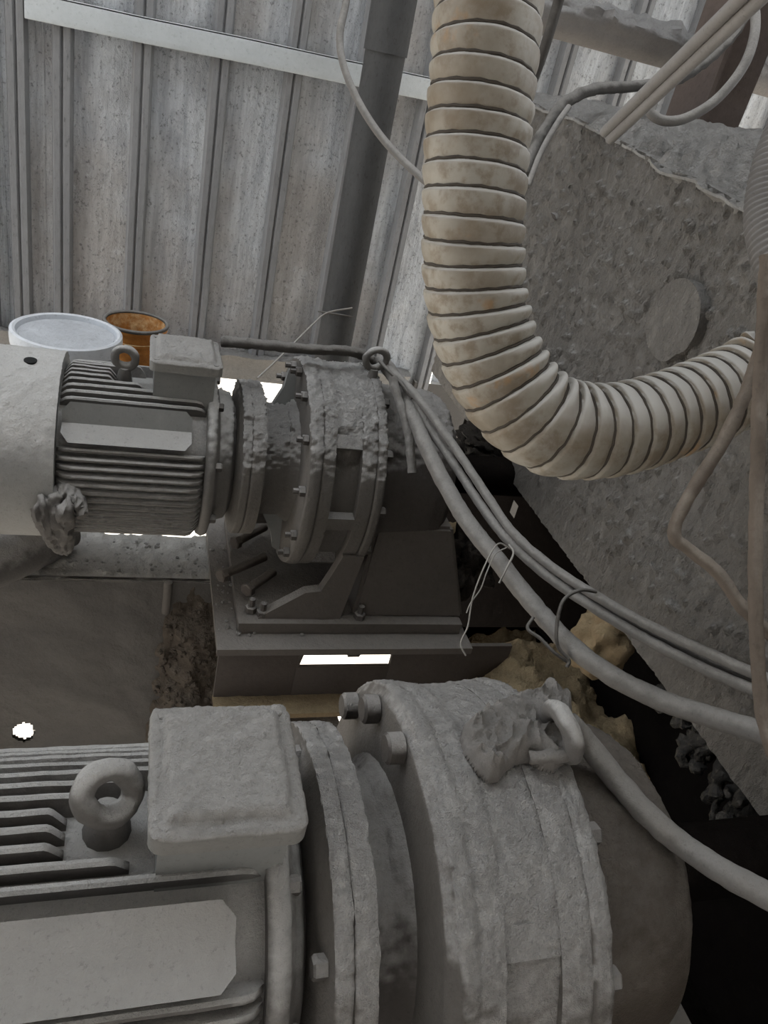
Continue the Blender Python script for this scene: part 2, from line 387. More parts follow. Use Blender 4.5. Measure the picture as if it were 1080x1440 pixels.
def roof_bm():                                                   # unseen roof sheets added for shade, open strip along the wall shaped for light
    bm = bmesh.new(); add_box(bm, (-2.3, -1.6, 2.3), (3.6, 1.00, 2.36)); add_box(bm, (2.1, 1.00, 2.3), (3.6, 2.95, 2.36)); return bm
roof = obj('shade_ceiling', roof_bm(), 'galv', None, 30); tag(roof, kind='structure')
wf = obj('shade_wall_front', box((-2.3, -1.66, -4.0), (3.6, -1.6, 2.36)), 'galv'); tag(wf, kind='structure')  # unseen wall added behind the camera to cut frontal light
wl = obj('shade_wall_left', box((-2.3, -1.6, -4.0), (-2.24, 1.0, 2.3)), 'galv'); tag(wl, kind='structure')  # unseen wall added at the left to cut side light
# girt across the wall: an angle with a web and a lip
bm = bmesh.new(); add_box(bm, (-0.36, WY - 0.05, -0.096), (0.875, WY - 0.042, -0.028), 0.002)
add_box(bm, (-0.36, WY - 0.05, -0.034), (0.875, WY - 0.025, -0.028), 0.001)
g_ = subdiv(bm, 3); 
for v in bm.verts: v.co.z += 0.004 * fbm((v.co.x, 0, 0), 3, 3) + 0.028 * (v.co.x - 0.2) / 1.2 
single('steel_girt', bm, 'girt', 'pale painted steel angle running across the ribbed wall sheets', 'beam')
# round post in front of the wall
bm = bmesh.new(); path = [Vector((0.655 - 0.032 * k / 20, 2.58, -1.3 + 4.4 * k / 20)) for k in range(21)]
tube(bm, path, 0.061, 28); 
post = thing('steel_post', (0.655, 2.58, -1.3), 'round grey steel post standing before the ribbed wall', 'post')
obj('shaft', bm, 'pipe', post)
bm = bmesh.new(); tube(bm, [Vector((0.645, 2.58, 0.02)), Vector((0.643, 2.58, 0.16)), Vector((0.639, 2.58, 0.7))], 0.066, 28)
obj('sleeve', bm, 'pipe', post)

# ------------------------------------------------------------------ gear motors
AZ = -0.85
def pol(x, r, a, yc): return Vector((x, yc - r * math.cos(math.radians(a)), AZ + r * math.sin(math.radians(a))))
def fin_bm(x0, x1, a, yc, r0=0.160, r1=0.186, th=0.0055, dust=0.0):
    """thin radial plate with chamfered ends; lies at angle a"""
    bm = bmesh.new(); ch = 0.014; n = 26
    top = []; 
    ra = Vector((0, -math.cos(math.radians(a)), math.sin(math.radians(a)))); ta = Vector((0, math.sin(math.radians(a)), math.cos(math.radians(a))))
    c = Vector((0, yc, AZ)); rows = []
    for i in range(n + 1):
        x = x0 + (x1 - x0) * i / n
        e = min(x - x0, x1 - x); rr = r1 if e > ch else r0 + (r1 - r0) * (0.35 + 0.65 * e / ch)
        rr += 0.0012 * fbm((x, a, yc), 20, 3)
        b = c + Vector((x, 0, 0))
        q = 0.7
        rows.append([bm.verts.new(b + ra * r0 - ta * th), bm.verts.new(b + ra * rr - ta * th * q), bm.verts.new(b + ra * (rr + 0.0018) ), bm.verts.new(b + ra * rr + ta * th * q), bm.verts.new(b + ra * r0 + ta * th)])
    for p, q_ in zip(rows, rows[1:]):
        for j in range(4): bm.faces.new((p[j], p[j + 1], q_[j + 1], q_[j]))
        bm.faces.new((p[4], p[0], q_[0], q_[4]))
    bm.faces.new(rows[0][::-1]); bm.faces.new(rows[-1]); return bm

def gear_motor(yc, P, label, group):
    t = thing('gear_motor', (0.35, yc, -1.185), label, 'motor', group)
    fl0, fl1, g0, g1, rear = P['fl0'], P['fl1'], P['g0'], P['g1'], P['rear']
    fl_r, g_r = P['fl_r'], P['g_r']
    # fan cowl
    bm = bmesh.new(); lathe(bm, [(-0.40, 0.10), (-0.40, 0.165), (-0.375, 0.196), (-0.30, 0.199), (-0.150, 0.199), (-0.150, 0.19)], yc, AZ, 260, 0.005)
    displace(bm, 0.005, 40, 0.2, 0.8); cw = obj('fan_cowl', bm, 'cowl', t, 60)
    hp = pol(-0.208, 0.2008, 82, yc); bm = bmesh.new(); tube(bm, [hp + Vector((0, 0, -0.004)), hp, hp + Vector((0, -0.0002, 0.0022))], 0.0125, 20); obj('vent_hole', bm, 'hole', cw)
    # finned barrel
    bm = bmesh.new(); lathe(bm, [(-0.155, 0.12), (-0.155, 0.163), (0.150, 0.163), (0.150, 0.12)], yc, AZ, 96, 0.02); obj('motor_barrel', bm, 'motor', t)
    p0, p1 = P['pan']
    a = -70.0
    while a < 150:
        if p0 - 1.5 < a < p1 + 1.5: a += P['step']; continue
        xa, xb = -0.148, 0.138
        if 72 < a < 109:
            k_ = int(round((a + 70) / P['step'])) % 2
            xb = 0.014
            if 76 < a < 101: xb = -0.045 if (k_ or abs(a - 88) < 5) else -0.02
        obj('cooling_fin', fin_bm(xa, xb, a, yc), 'motor', t, 50)
        a += P['step']
    # nameplate trough between the fins
    bm = bmesh.new(); sec = [(p1, 0.1965), (p1, 0.192), (p0 + (p1 - p0) * 0.5, 0.1755), (p0, 0.192), (p0, 0.1965)]
    def S(x, inset):
        k = [(p1 - inset, 0.199), ((p0 + p1) / 2 + 1, P['panr']), (p0 + inset, 0.199), (p0 + inset, 0.165), (p1 - inset, 0.165)]
        return [bm.verts.new(pol(x, r, aa, yc)) for aa, r in k]
    rows = [S(-0.140, 6), S(-0.126, 0.5), S(-0.02, 0.5), S(0.095, 0.5), S(0.108, 5)]
    for u_, v_ in zip(rows, rows[1:]):
        for j in range(5): bm.faces.new((u_[j], u_[(j + 1) % 5], v_[(j + 1) % 5], v_[j]))
    bm.faces.new(rows[0][::-1]); bm.faces.new(rows[-1]); obj('side_panel', bm, 'motor_clean', t, 30)
    # end bell
    bm = bmesh.new(); lathe(bm, [(0.140, 0.12), (0.140, 0.180), (0.150, 0.186), (0.160, 0.182), (0.170, P['bell_r']), (fl0 - 0.02, P['bell_r'] - 0.008), (fl0 - 0.008, 0.12)], yc, AZ, 240, 0.004); displace(bm, 0.011 * P['amp'], 44)
    eb = obj('end_bell', bm, 'motor', t, 75)
    for aa in (20, 65, 110, 155, -25):
        bm = bmesh.new(); hexbolt(bm, pol(0.158, 0.172, aa, yc), (1, 0, 0), 0.010, 0.016); obj('bolt', bm, 'gear_dark', eb, 30)
    # motor flange with bolts
    bm = bmesh.new(); lathe(bm, [(fl0 - 0.012, 0.12), (fl0 - 0.008, fl_r - 0.03), (fl0, fl_r), (fl0 + 0.016, fl_r + 0.001), (fl0 + 0.018, fl_r - 0.002), (fl0 + 0.020, fl_r + 0.001), (fl1, fl_r), (fl1, 0.12)], yc, AZ, 320, 0.0038)
    displace(bm, 0.013 * P['amp'], 42, 0.0, 0.75); fo = obj('motor_flange', bm, 'gear', t, 75)
    for aa in P['flb']:
        bm = bmesh.new(); hexbolt(bm, pol(fl0 - 0.004, fl_r - 0.022, aa, yc), (-1, 0, 0), 0.012, 0.014); obj('bolt', bm, 'gear_dark', fo, 30)
    # neck with webs
    nr = P['neck_r']; bm = bmesh.new(); lathe(bm, [(fl1 - 0.004, 0.10), (fl1 - 0.004, nr + 0.008), (fl1 + 0.02, nr), (g0 - 0.02, nr), (g0, nr + 0.015), (g0, 0.1)], yc, AZ, 240, 0.004)
    displace(bm, 0.014 * P['amp'], 44, 0.1, 0.7); nk = obj('neck', bm, P['neck'], t, 75)
    for aa in P['webs']:
        bm = bmesh.new(); ra = nr - 0.004
        pts = [pol(fl1 + 0.03, ra, aa, yc), pol(g0 + 0.003, ra, aa, yc), pol(g0 + 0.003, g_r - 0.015, aa, yc), pol(g0 - 0.018, g_r - 0.03, aa, yc), pol(g0 - 0.025, 0.175, aa, yc)]
        prism(bm, pts, (0, 0.014, 0)); obj('web', bm, 'motor_clean', nk)
    # gear case: front flange, recessed drum, back rim, cross ribs
    bm = bmesh.new(); lathe(bm, [(g0, 0.12), (g0, g_r - P['cham']), (g0 + 0.012, g_r), (g0 + 0.026, g_r), (g0 + 0.028, g_r - P['groove']), (g0 + 0.031, g_r - 0.002), (g0 + 0.055, g_r - 0.002), (g0 + 0.055, 0.15)], yc, AZ, 360, 0.0038)
    displace(bm, 0.014 * P['amp'], 42, 0.1, 0.8); gf = obj('front_flange', bm, 'gear', t, 75)
    for aa in P['gfb']:
        bm = bmesh.new(); hexbolt(bm, pol(g0 - 0.001, g_r - 0.017 - P['cham'] * 0.6, aa, yc), (-1, 0, 0), 0.0115 * P['bk'], 0.013 * P['bk'], 0.012 if P['bk'] == 1 else 0.0, 6 if P['bk'] == 1 else 14); obj('bolt', bm, 'gear_dark', gf, 30)
    x1 = g1 - 0.055; d = P['pocket']
    bm = bmesh.new(); lathe(bm, [(g0 + 0.05, 0.15), (g0 + 0.05, g_r - d), (x1 + 0.004, g_r - d), (x1 + 0.004, 0.15)], yc, AZ, 340, 0.004)
    displace(bm, 0.012 * P['amp'], 44, *P['fill'], fill=d - 0.005); dr = obj('gear_drum', bm, 'gear', t, 75)
    for aa in P['ribs']:
        bm = bmesh.new(); k = 4.5; N = 6
        for q in range(1): 
            ring = []
            for xx in (g0 + 0.052, x1 + 0.002):
                ring.append([bm.verts.new(pol(xx, rr, aa + da, yc)) for rr, da in ((g_r - d - 0.004, -k), (g_r - 0.004, -k * 0.8), (g_r - 0.004, 0), (g_r - 0.004, k * 0.8), (g_r - d - 0.004, k))])
            for j in range(4): bm.faces.new((ring[0][j], ring[0][j + 1], ring[1][j + 1], ring[1][j]))
            bm.faces.new(ring[0][::-1]); bm.faces.new(ring[1])
        obj('cross_rib', bm, 'gear', dr, 30)
    bm = bmesh.new(); lathe(bm, [(x1, 0.15), (x1, g_r - 0.004), (g1 - 0.024, g_r - 0.003), (g1 - 0.022, g_r - 0.003 - P['groove'] * 0.6), (g1 - 0.019, g_r), (g1 - 0.003, g_r), (g1, g_r - 0.004), (g1, 0.12)], yc, AZ, 360, 0.0038)
    displace(bm, 0.014 * P['amp'], 42, 0.1, 0.8); br = obj('back_rim', bm, 'gear', t, 75)
    for aa in (35, 68, 101, 134, 2, -31):
        bm = bmesh.new(); hexbolt(bm, pol(g1 - 0.001, g_r - 0.02, aa, yc), (1, 0, 0), 0.0125, 0.017); obj('bolt', bm, 'gear_dark', br, 30)
    # output housing
    r2 = P['rear_r']
    bm = bmesh.new(); lathe(bm, [(g1 - 0.01, 0.12), (g1 - 0.01, r2 + 0.012), (g1 + 0.03, r2 + 0.004), (rear - 0.06, r2), (rear - 0.025, r2 - 0.008), (rear - 0.006, r2 - 0.03), (rear, r2 - 0.06), (rear, 0.05)], yc, AZ, 240, 0.005)
    displace(bm, 0.015 * P['amp'], 34, 0.2, 0.8); obj('output_housing', bm, P['outm'], t, 75)
    bm = bmesh.new(); lathe(bm, [(rear - 0.01, 0.05), (1.14, 0.05), (1.14, 0.02)], yc, AZ, 40, 0.03); obj('output_shaft', bm, 'void_shade', t)  # shaft coloured near-black to sink into the painted shade
    # foot casting and pedestal
    bm = gridbox((0.245, yc - 0.232, -1.185), (0.80, yc + 0.232, -1.155), 0.02); displace(bm, 0.006, 20)
    obj('foot', bm, 'foot', t)
    bm = bmesh.new(); xa = g1 + 0.025
    prism(bm, [(xa - 0.005, yc - 0.185, -0.90), (xa + 0.185, yc - 0.185, -0.90), (xa + 0.275, yc - 0.205, -1.157), (xa - 0.02, yc - 0.205, -1.157)], (0, 0.36, 0))
    bmesh.ops.bevel(bm, geom=bm.edges[:], offset=0.008, segments=2, affect='EDGES'); obj('pedestal', bm, 'foot', t)
    for s in (-1, 1):                                              # cast legs of the gear case with sloping gusset
        bm = bmesh.new(); y0 = yc + s * 0.205 - 0.012
        prism(bm, [(g1 - 0.055, y0, -0.97), (g1 - 0.005, y0, -0.97), (g1 - 0.03, y0, -1.157), (0.29, y0, -1.157), (0.29, y0, -1.15), (g0 + 0.045, y0, -1.075), (g1 - 0.09, y0, -1.07), (g1 - 0.075, y0, -1.03)], (0, 0.026, 0))
        obj('gusset', bm, 'foot', t, 30)
    for bx_, by_ in ((0.275, -0.19), (0.30, -0.205), (g1 + 0.02, -0.212), (0.275, 0.19), (0.76, 0.2)):
        bm = bmesh.new(); hexbolt(bm, (bx_, yc + by_, -1.152), (0, 0, 1), 0.014, 0.016, 0.02); obj('bolt', bm, 'gear_dark', t, 30)
    # terminal box
    bx = P['box']; tb = None
    bm = gridbox((bx[0] + 0.010, yc - 0.058 + P['boxdy'], AZ + 0.14), (bx[1] - 0.012, yc + 0.058 + P['boxdy'], AZ + 0.232), 0.012)
    tb = obj('terminal_box', bm, 'motor_clean', t)
    bm = gridbox((bx[0], yc - 0.077 + P['boxdy'], AZ + 0.232), (bx[1], yc + 0.077 + P['boxdy'], AZ + 0.252), 0.003)
    cx, cy = (bx[0] + bx[1]) / 2, yc + P['boxdy']; hx, hy = (bx[1] - bx[0]) / 2, 0.077
    for v in bm.verts:                                             # rounded corners, raised middle
        u_, w_ = abs(v.co.x - cx), abs(v.co.y - cy); r = 0.014
        if u_ > hx - r and w_ > hy - r:
            q = Vector((u_ - hx + r, w_ - hy + r)); l = q.length
            if l > r:
                q *= r / l
                v.co.x = cx + math.copysign(hx - r + q.x, v.co.x - cx); v.co.y = cy + math.copysign(hy - r + q.y, v.co.y - cy)
        if v.co.z > AZ + 0.24:
            e = min(hx - u_, hy - w_); v.co.z += 0.010 * sstep(0.012, 0.020, e) - 0.003 * (1 - sstep(0.0, 0.004, e))
    displace(bm, 0.0045, 60); ld = obj('lid', bm, 'lid', tb, 75)
    for sx, sy in ((-1, -1), (1, -1), (-1, 1), (1, 1)):
        bm = bmesh.new(); hexbolt(bm, (cx + sx * (hx - 0.013), cy + sy * (hy - 0.013), AZ + 0.25), (0, 0, 1), 0.006, 0.005); obj('screw', bm, 'lid', tb, 30)
    if P.get('blue'):
        bm = bmesh.new(); q = Vector((bx[0] + 0.022, yc - 0.0585 + P['boxdy'], AZ + 0.217)); prism(bm, [q + Vector((0.006 * math.cos(k) , 0, 0.010 * math.sin(k))) for k in [0, .8, 1.7, 2.3, 3.2, 4.1, 5.2]], (0, 0.002, 0)); obj('paint_mark', bm, 'paint_blue', tb, 0)
    # lifting eyes
    e = P['eye']; ex = Vector(e[0]); bm = bmesh.new()
    torus(bm, ex, e[1], e[2], e[3], 32, 14, sq=e[4]); bm2 = bmesh.new()
    low = Vector((ex.x, yc, AZ + 0.160)); tp = ex - Vector((0, 0, e[2] * e[4][1] if False else e[2]))
    tube(bm, [low, low.lerp(tp, 0.5), tp], lambda s: e[3] * (2.1 - 0.9 * s), 14)
    roughen(bm, 0.002, 60); obj('lifting_eye', bm, 'motor', t)
    e = P['eye2']; ex = Vector(e[0]); bm = bmesh.new()
    torus(bm, ex, e[1], e[2], e[3], 32, 14, sq=e[4])
    low = Vector((ex.x, ex.y, AZ + g_r - 0.02)); tp = ex - Vector((0, 0, e[2]))
    tube(bm, [low, low.lerp(tp, 0.5), tp], lambda s: e[3] * (1.9 - 0.7 * s), 14)
    roughen(bm, 0.002, 60); obj('lifting_eye', bm, 'motor', t)
    return t
YU, YL = 1.60, 0.505
UP = dict(fl0=.217, fl1=.263, fl_r=.176, neck_r=.128, bk=1, amp=0.8, bell_r=.150, g0=.345, g1=.515, g_r=.243, rear=.715, rear_r=.195, pan=(29, 54), step=5.6, cham=0.004, pocket=0.028,
          flb=(), gfb=(110, 92, 67, 40, 12, -18, -40, 140, 170), ribs=(-50, -5, 40), box=(.018, .162), boxdy=-0.02, neck='gear', outm='gear_dark', fill=(0.5, 0.75), webs=(108, -72), panr=0.178, groove=0.005,
          eye=(on_y(176, 503, 1.59), (0.1, 1, 0.15), .021, .0085, (1, 1)), eye2=(on_y(529, 505, 1.575), (-0.1, 1, 0.25), .0245, .0080, (1, 1)))
LO = dict(fl0=.198, fl1=.239, fl_r=.204, neck_r=.15, bk=1.5, amp=0.34, bell_r=.165, g0=.292, g1=.462, g_r=.252, rear=.63, rear_r=.195, pan=(40, 63), step=5.6, cham=0.016, pocket=0.012,
          flb=(42, 115, 150), gfb=(122, 145, 98), ribs=(-50, 5, 47), box=(.027, .167), boxdy=-0.004, neck='gear_dark', outm='out_lo', fill=(0.5, 0.8), webs=(), panr=0.189, groove=0.0015, blue=True,
          eye=(Vector((-0.008, 0.50, -0.628)), (0.55, -1.0, 0.35), .022, .0115, (1, 1.25)), eye2=(Vector((0.452, .50, AZ + 0.252 + 0.026)), (1, 0.1, 0.30), .025, .0105, (1, 1)))
gm1 = gear_motor(YU, UP, 'dusty finned gear motor bolted on the steel base plate by the ribbed wall', 'gear motors')
gm2 = gear_motor(YL, LO, 'dusty finned gear motor with a work glove lying on its gear case', 'gear motors')

# ------------------------------------------------------------------ supports
bm = gridbox((0.196, 1.315, -1.205), (0.82, 1.90, -1.187), 0.02); displace(bm, 0.002, 22)
bp_ = thing('base_plate', (0.5, 1.6, -1.205), 'flat steel base plate under the gear motor by the wall', 'plate')
obj('plate', bm, 'foot', bp_)
bm = gridbox((0.196, 0.24, -1.205), (0.82, 0.77, -1.187), 0.03)
bp2 = thing('base_plate', (0.5, 0.5, -1.205), 'flat steel base plate under the gear motor that carries the glove', 'plate')
obj('plate', bm, 'foot', bp2)
for (a, b_, lab) in (((372, 741), (333, 762), 'dark dusty steel bolt lying under the gear motor flange'), ((372, 783), (314, 808), 'long dark steel bolt lying across the base plate'), ((384, 804), (350, 828), 'short dark steel bolt lying beside the gusset foot')):
    p, q = on_z(*a, -1.125), on_z(*b_, -1.125); bm = bmesh.new(); d_ = (q - p)
    tube(bm, [p, p + d_ * 0.5, q], 0.0115, 12, rough=0.001); hexbolt(bm, q - d_.normalized() * 0.004, d_, 0.0175, 0.016)
    single('loose_bolt', bm, 'steel_dark', lab, 'bolt', 'loose bolts on the base plate')
# beam under the plate: channel with a window cut in the web
bm = bmesh.new(); y0, y1 = 1.345, 1.357
add_box(bm, (0.205, y0, -1.366), (0.392, y1, -1.206), 0.001); add_box(bm, (0.628, y0, -1.366), (0.95, y1, -1.206), 0.001)
add_box(bm, (0.392, y0, -1.366), (0.628, y1, -1.272), 0.001)
ch = thing('channel_beam', (0.55, 1.35, -1.38), 'dark steel channel beam with a window cut out below the base plate', 'beam')
obj('web', bm, 'steel_dark', ch, 30)
bm = bmesh.new(); prism(bm, [(0.535, 1.40, -1.29), (0.565, 1.40, -1.29), (0.60, 1.40, -1.205), (0.565, 1.40, -1.205)], (0, 0.01, 0)); obj('brace', bm, 'foot', ch, 30)
bm = bmesh.new(); prism(bm, [(0.392, 1.346, -1.206), (0.410, 1.346, -1.206), (0.398, 1.346, -1.272), (0.392, 1.346, -1.272)], (0, 0.010, 0)); obj('web_edge', bm, 'steel_dark', ch, 30)
bm = gridbox((0.205, 1.285, -1.378), (0.95, 1.357, -1.364), 0.015); displace(bm, 0.005, 30); obj('flange', bm, 'ochre_sunlit', ch)  # warm sunlight on the flange top is painted into its colour
# box beam to the left with the dusty ledge
FY, LZ = 1.64, -1.24
bb = thing('box_beam', (-0.3, FY + 0.08, -2.15), 'wide dust-coated beam with cracked dust on its top ledge', 'beam')
bm = gridbox((-0.85, FY, LZ - 0.014), (0.28, 1.845, LZ), 0.007)
for v in bm.verts:
    if v.co.z > LZ - 0.005 and v.co.y < FY + 0.006: v.co += Vector((0, 0.010, -0.009))
    if v.co.y > 1.84: v.co.y += 0.026 * fbm((v.co.x, 0, 0), 11, 4) - 0.035 * sstep(-0.08, -0.02, v.co.x) * sstep(0.20, 0.17, v.co.x)
displace(bm, 0.016, 26, 0.2, 0.8); obj('ledge', bm, 'deck', bb); obj('leg', box((-0.82, 1.67, -4.0), (-0.73, 1.76, LZ - 0.01), 0.004), 'steel_dark', bb)
HP = on_y(32, 1032, FY)
bm = gridbox((-0.85, FY, -2.15), (0.28, FY + 0.015, LZ - 0.006), 0.0065)
for v in bm.verts: v.co.y += 0.010 * fbm(v.co, 6, 4) * (1 if v.co.y < FY + 0.005 else 0.4)
fs = [f for f in bm.faces if math.hypot((f.calc_center_median().x - HP.x) / 0.8, f.calc_center_median().z - HP.z) < 0.036]
bmesh.ops.delete(bm, geom=fs, context='FACES'); obj('face_plate', bm, 'deck', bb, recalc=False)
bm = bmesh.new(); p = on_y(235, 840, FY - 0.014); tube(bm, [p + Vector((0, 0, -0.05)), p, p + Vector((0.0, 0, 0.05))], 0.011, 12); obj('stud', bm, 'foot', bb)
# dirt heaped in the corner between the box beam and the base plate
bm = bmesh.new(); nx, nz = 40, 60; rows = []
for k in range(nz + 1):
    row = []
    for j in range(nx + 1):
        x = 0.06 + 0.18 * j / nx; z = -1.86 + 0.60 * k / nz
        y = FY + 0.008 - 0.085 * sstep(0.06, 0.2, x) * (1 - sstep(-1.42, -1.26, z)) - 0.05 * (1 - sstep(-1.86, -1.4, z)) * sstep(0.06, 0.18, x)
        y += 0.022 * fbm((x, 0, z), 22, 5) * sstep(0.06, 0.10, x)
        row.append(bm.verts.new((x, y, z)))
    rows.append(row)
for a, c in zip(rows, rows[1:]):
    for j in range(nx): bm.faces.new((a[j], a[j + 1], c[j + 1], c[j]))
ex = bmesh.ops.extrude_face_region(bm, geom=bm.faces[:]); 
for g in ex['geom']:
    if isinstance(g, bmesh.types.BMVert): g.co.y = FY + 0.04
random.seed(21); hv = [v.co.copy() for v in bm.verts if v.co.y < FY - 0.01]
rocks(bm, [random.choice(hv) + Vector((0, -0.002, 0)) for _ in range(240)], 0.004, 0.013, 0.8)
single('dirt_heap', bm, 'dirt', 'brown crumbly dirt caked in the corner beside the base plate', 'dirt', kind='stuff')
# crumbs on ledge and plate
random.seed(5)
spots = [(random.uniform(-0.35, 0.18), random.uniform(1.65, 1.80), LZ + 0.006) for _ in range(160)]
single('dust_crumbs', rocks(bmesh.new(), spots, 0.002, 0.007, 0.6), 'hopper_top', 'loose grey dust crumbs scattered on the box beam ledge', 'debris', kind='stuff', smooth=0)
spots = [(random.uniform(0.2, 0.44), random.uniform(1.36, 1.8), -1.182) for _ in range(160)]
single('dust_crumbs', rocks(bmesh.new(), spots, 0.002, 0.008, 0.6), 'hopper_top', 'loose dust crumbs scattered on the steel base plate', 'debris', kind='stuff', smooth=0)
# lower shelf below the channel beam, with dirt
bm = gridbox((0.10, 1.12, -1.60), (0.575, 1.52, -1.57), 0.016)
for v in bm.verts:
    if v.co.z > -1.58: v.co.z += 0.035 * max(-0.2, fbm(v.co, 12, 5))
single('lower_shelf', bm, 'dirt', 'dark dirt-strewn shelf seen below the warm-tinted beam flange', 'shelf')

# ------------------------------------------------------------------ mixer housing on the right
X0 = 0.92
hs = thing('mixer_housing', (1.3, 1.3, -0.85), 'big dust-crusted mixer housing with flat end plate and dusty sloping top', 'mixer')
ny, nz = 620, 210; bm = bmesh.new(); rows = []
def ztop(y): return -0.078 + 0.063 * sstep(1.0, 1.95, y) - 0.02 * (1 - sstep(-0.2, 1.0, y)) + 0.012 * fbm((0, y, 0), 6, 3)
for k in range(nz + 1):
    row = []
    for j in range(ny + 1):
        y = -0.35 + 2.65 * j / ny; z0 = -0.842; z = z0 + (ztop(y) - z0) * k / nz
        x = X0
        if y > 1.91: x += 0.015 * (y - 1.91)                        # a bend in the plate
        n = fbm((0, y, z * 0.6), 34, 4); n2 = max(0, fbm((5, y, z * 0.55), 60, 3) - 0.12)
        x -= 0.003 * n + 0.0022 * fbm((9, y, z * 0.7), 110, 3) + 0.020 * n2 * sstep(-0.84, -0.70, z) 
        row.append(bm.verts.new((x, y, z)))
    rows.append(row)
for a, c in zip(rows, rows[1:]):
    for j in range(ny): bm.faces.new((a[j], a[j + 1], c[j + 1], c[j]))
ex = bmesh.ops.extrude_face_region(bm, geom=bm.faces[:])
for g in ex['geom']:
    if isinstance(g, bmesh.types.BMVert): g.co.x = X0 + 0.06
obj('end_plate', bm, 'hopper', hs, 60)
# dusty top: heaped heightfield
bm = bmesh.new(); nx, ny = 90, 200; rows = []
for k in range(nx + 1):
    row = []
    x = X0 - 0.004 + 0.98 * (k / nx) ** 1.3
    for j in range(ny + 1):
        y = -0.35 + 2.64 * j / ny; d = x - X0 + 0.004
        z = ztop(y) + 0.012 * sstep(0, 0.05, d) - 0.004 + (0.22 - 0.12 * sstep(0.9, 1.9, y)) * d * (1 - 0.4 * d)
        amp = 0.045 * sstep(1.95, 1.2, y) + 0.014
        z += amp * (fbm((x, y, 0), 9, 5) + 0.8 * abs(fbm((x, y * 1.4, 4), 20, 4)) - 0.1) * sstep(0.0, 0.03, d + 0.004)
        xx = x - (0.012 + 0.012 * sstep(1.6, 1.1, y)) * max(0, fbm((1, y, x), 22, 4) + 0.3) * (1 - sstep(0, 0.1, d))
        row.append(bm.verts.new((xx, y, z)))
    rows.append(row)
for a, c in zip(rows, rows[1:]):
    for j in range(ny): bm.faces.new((a[j], c[j], c[j + 1], a[j + 1]))
ex = bmesh.ops.extrude_face_region(bm, geom=bm.faces[:])
for g in ex['geom']:
    if isinstance(g, bmesh.types.BMVert): g.co.z -= 0.005
obj('dusty_top', bm, 'hopper_top', hs, 60)
# round blanking disc
bm = bmesh.new(); dc = Vector((X0 - 0.004, 1.177, -0.285)); R = 0.073; n = 48
ra_, rb_ = [], []
for i in range(n):
    q = 2 * math.pi * i / n; r = R * (1 - 0.10 * math.exp(-((q - 3.95) / 0.22) ** 2)) * (1 + 0.015 * fbm((math.cos(q), math.sin(q), 0), 2, 2))
    ra_.append(bm.verts.new((dc.x + 0.006, dc.y + r * math.cos(q), dc.z + r * math.sin(q)))); rb_.append(bm.verts.new((dc.x - 0.016, dc.y + r * math.cos(q), dc.z + r * math.sin(q))))
for i in range(n): bm.faces.new((ra_[i], ra_[(i + 1) % n], rb_[(i + 1) % n], rb_[i]))
bm.faces.new(rb_); obj('blanking_disc', bm, 'hopper', hs, 40)
bm = bmesh.new(); q = on_x(825, 352, X0) - Vector((0.006, 0, 0)); rocks(bm, [on_x(783, 305, X0)], 0.016, 0.018); obj('dust_lump', bm, 'gear_dark', hs)
# far end wall below the housing, near-black for the void's shade, with a hole
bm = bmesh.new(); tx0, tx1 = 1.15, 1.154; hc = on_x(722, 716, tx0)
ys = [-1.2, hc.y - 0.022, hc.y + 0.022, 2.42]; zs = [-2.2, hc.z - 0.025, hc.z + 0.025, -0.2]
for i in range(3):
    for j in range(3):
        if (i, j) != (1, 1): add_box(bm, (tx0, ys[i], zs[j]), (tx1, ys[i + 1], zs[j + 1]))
tw = tag(obj('wall_right', bm, 'void_shade', None, 0), kind='structure')
# lumps of cured mortar hanging below the housing
def lump(name, c, s, mat, label, cat, seed=0, amp=0.35, sub=4, kind=None, sc=1.6):
    bm = bmesh.new(); bmesh.ops.create_icosphere(bm, subdivisions=sub, radius=1.0)
    for v in bm.verts:
        v.co *= 1 + amp * fbm(v.co + Vector((seed, 0, 0)), sc, 5)
        v.co = Vector((v.co.x * s[0], v.co.y * s[1], v.co.z * s[2])) + Vector(c)
    return single(name, bm, mat, label, cat, kind=kind, smooth=60)
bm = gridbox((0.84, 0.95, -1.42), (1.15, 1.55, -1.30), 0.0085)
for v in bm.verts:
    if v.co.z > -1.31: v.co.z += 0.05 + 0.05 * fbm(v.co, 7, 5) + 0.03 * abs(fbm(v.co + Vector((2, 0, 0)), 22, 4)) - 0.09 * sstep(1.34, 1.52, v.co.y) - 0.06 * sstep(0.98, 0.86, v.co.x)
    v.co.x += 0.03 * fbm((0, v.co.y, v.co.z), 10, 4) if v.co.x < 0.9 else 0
single('mortar_mound', bm, 'ochre_sunlit', 'low bed of spilled mortar with a painted sunlit tint behind the gloved gear case', 'mortar', smooth=60)  # yellow of the bed carries the warm sunlight in its colour
lump('mortar_lump', on_t(850, 895, 1.62), (0.06, 0.06, 0.085), 'ochre_sunlit', 'brown cracked mortar lump hanging below the mixer housing edge', 'mortar', 5)
lump('dirt_clod', on_t(655, 792, 1.98), (0.065, 0.07, 0.085), 'dirt_dark', 'dark crumbly dirt clod beside the pedestal', 'dirt', 8, 0.6, 5)
lump('dirt_clod', on_t(818, 694, 1.95), (0.10, 0.10, 0.05), 'dirt_dark', 'black crumbly dirt ridge below the ivory hose bend', 'dirt', 11, 0.6, 5)
lump('dirt_clod', on_t(690, 628, 2.1), (0.09, 0.12, 0.07), 'dirt_dark', 'black crumbly dirt mass behind the output housing', 'dirt', 14, 0.6, 5)
lump('sand_patch', on_t(640, 752, 2.3), (0.05, 0.05, 0.03), 'ochre_sunlit', 'small pale sandy patch beside the pedestal top', 'mortar', 17, 0.4)
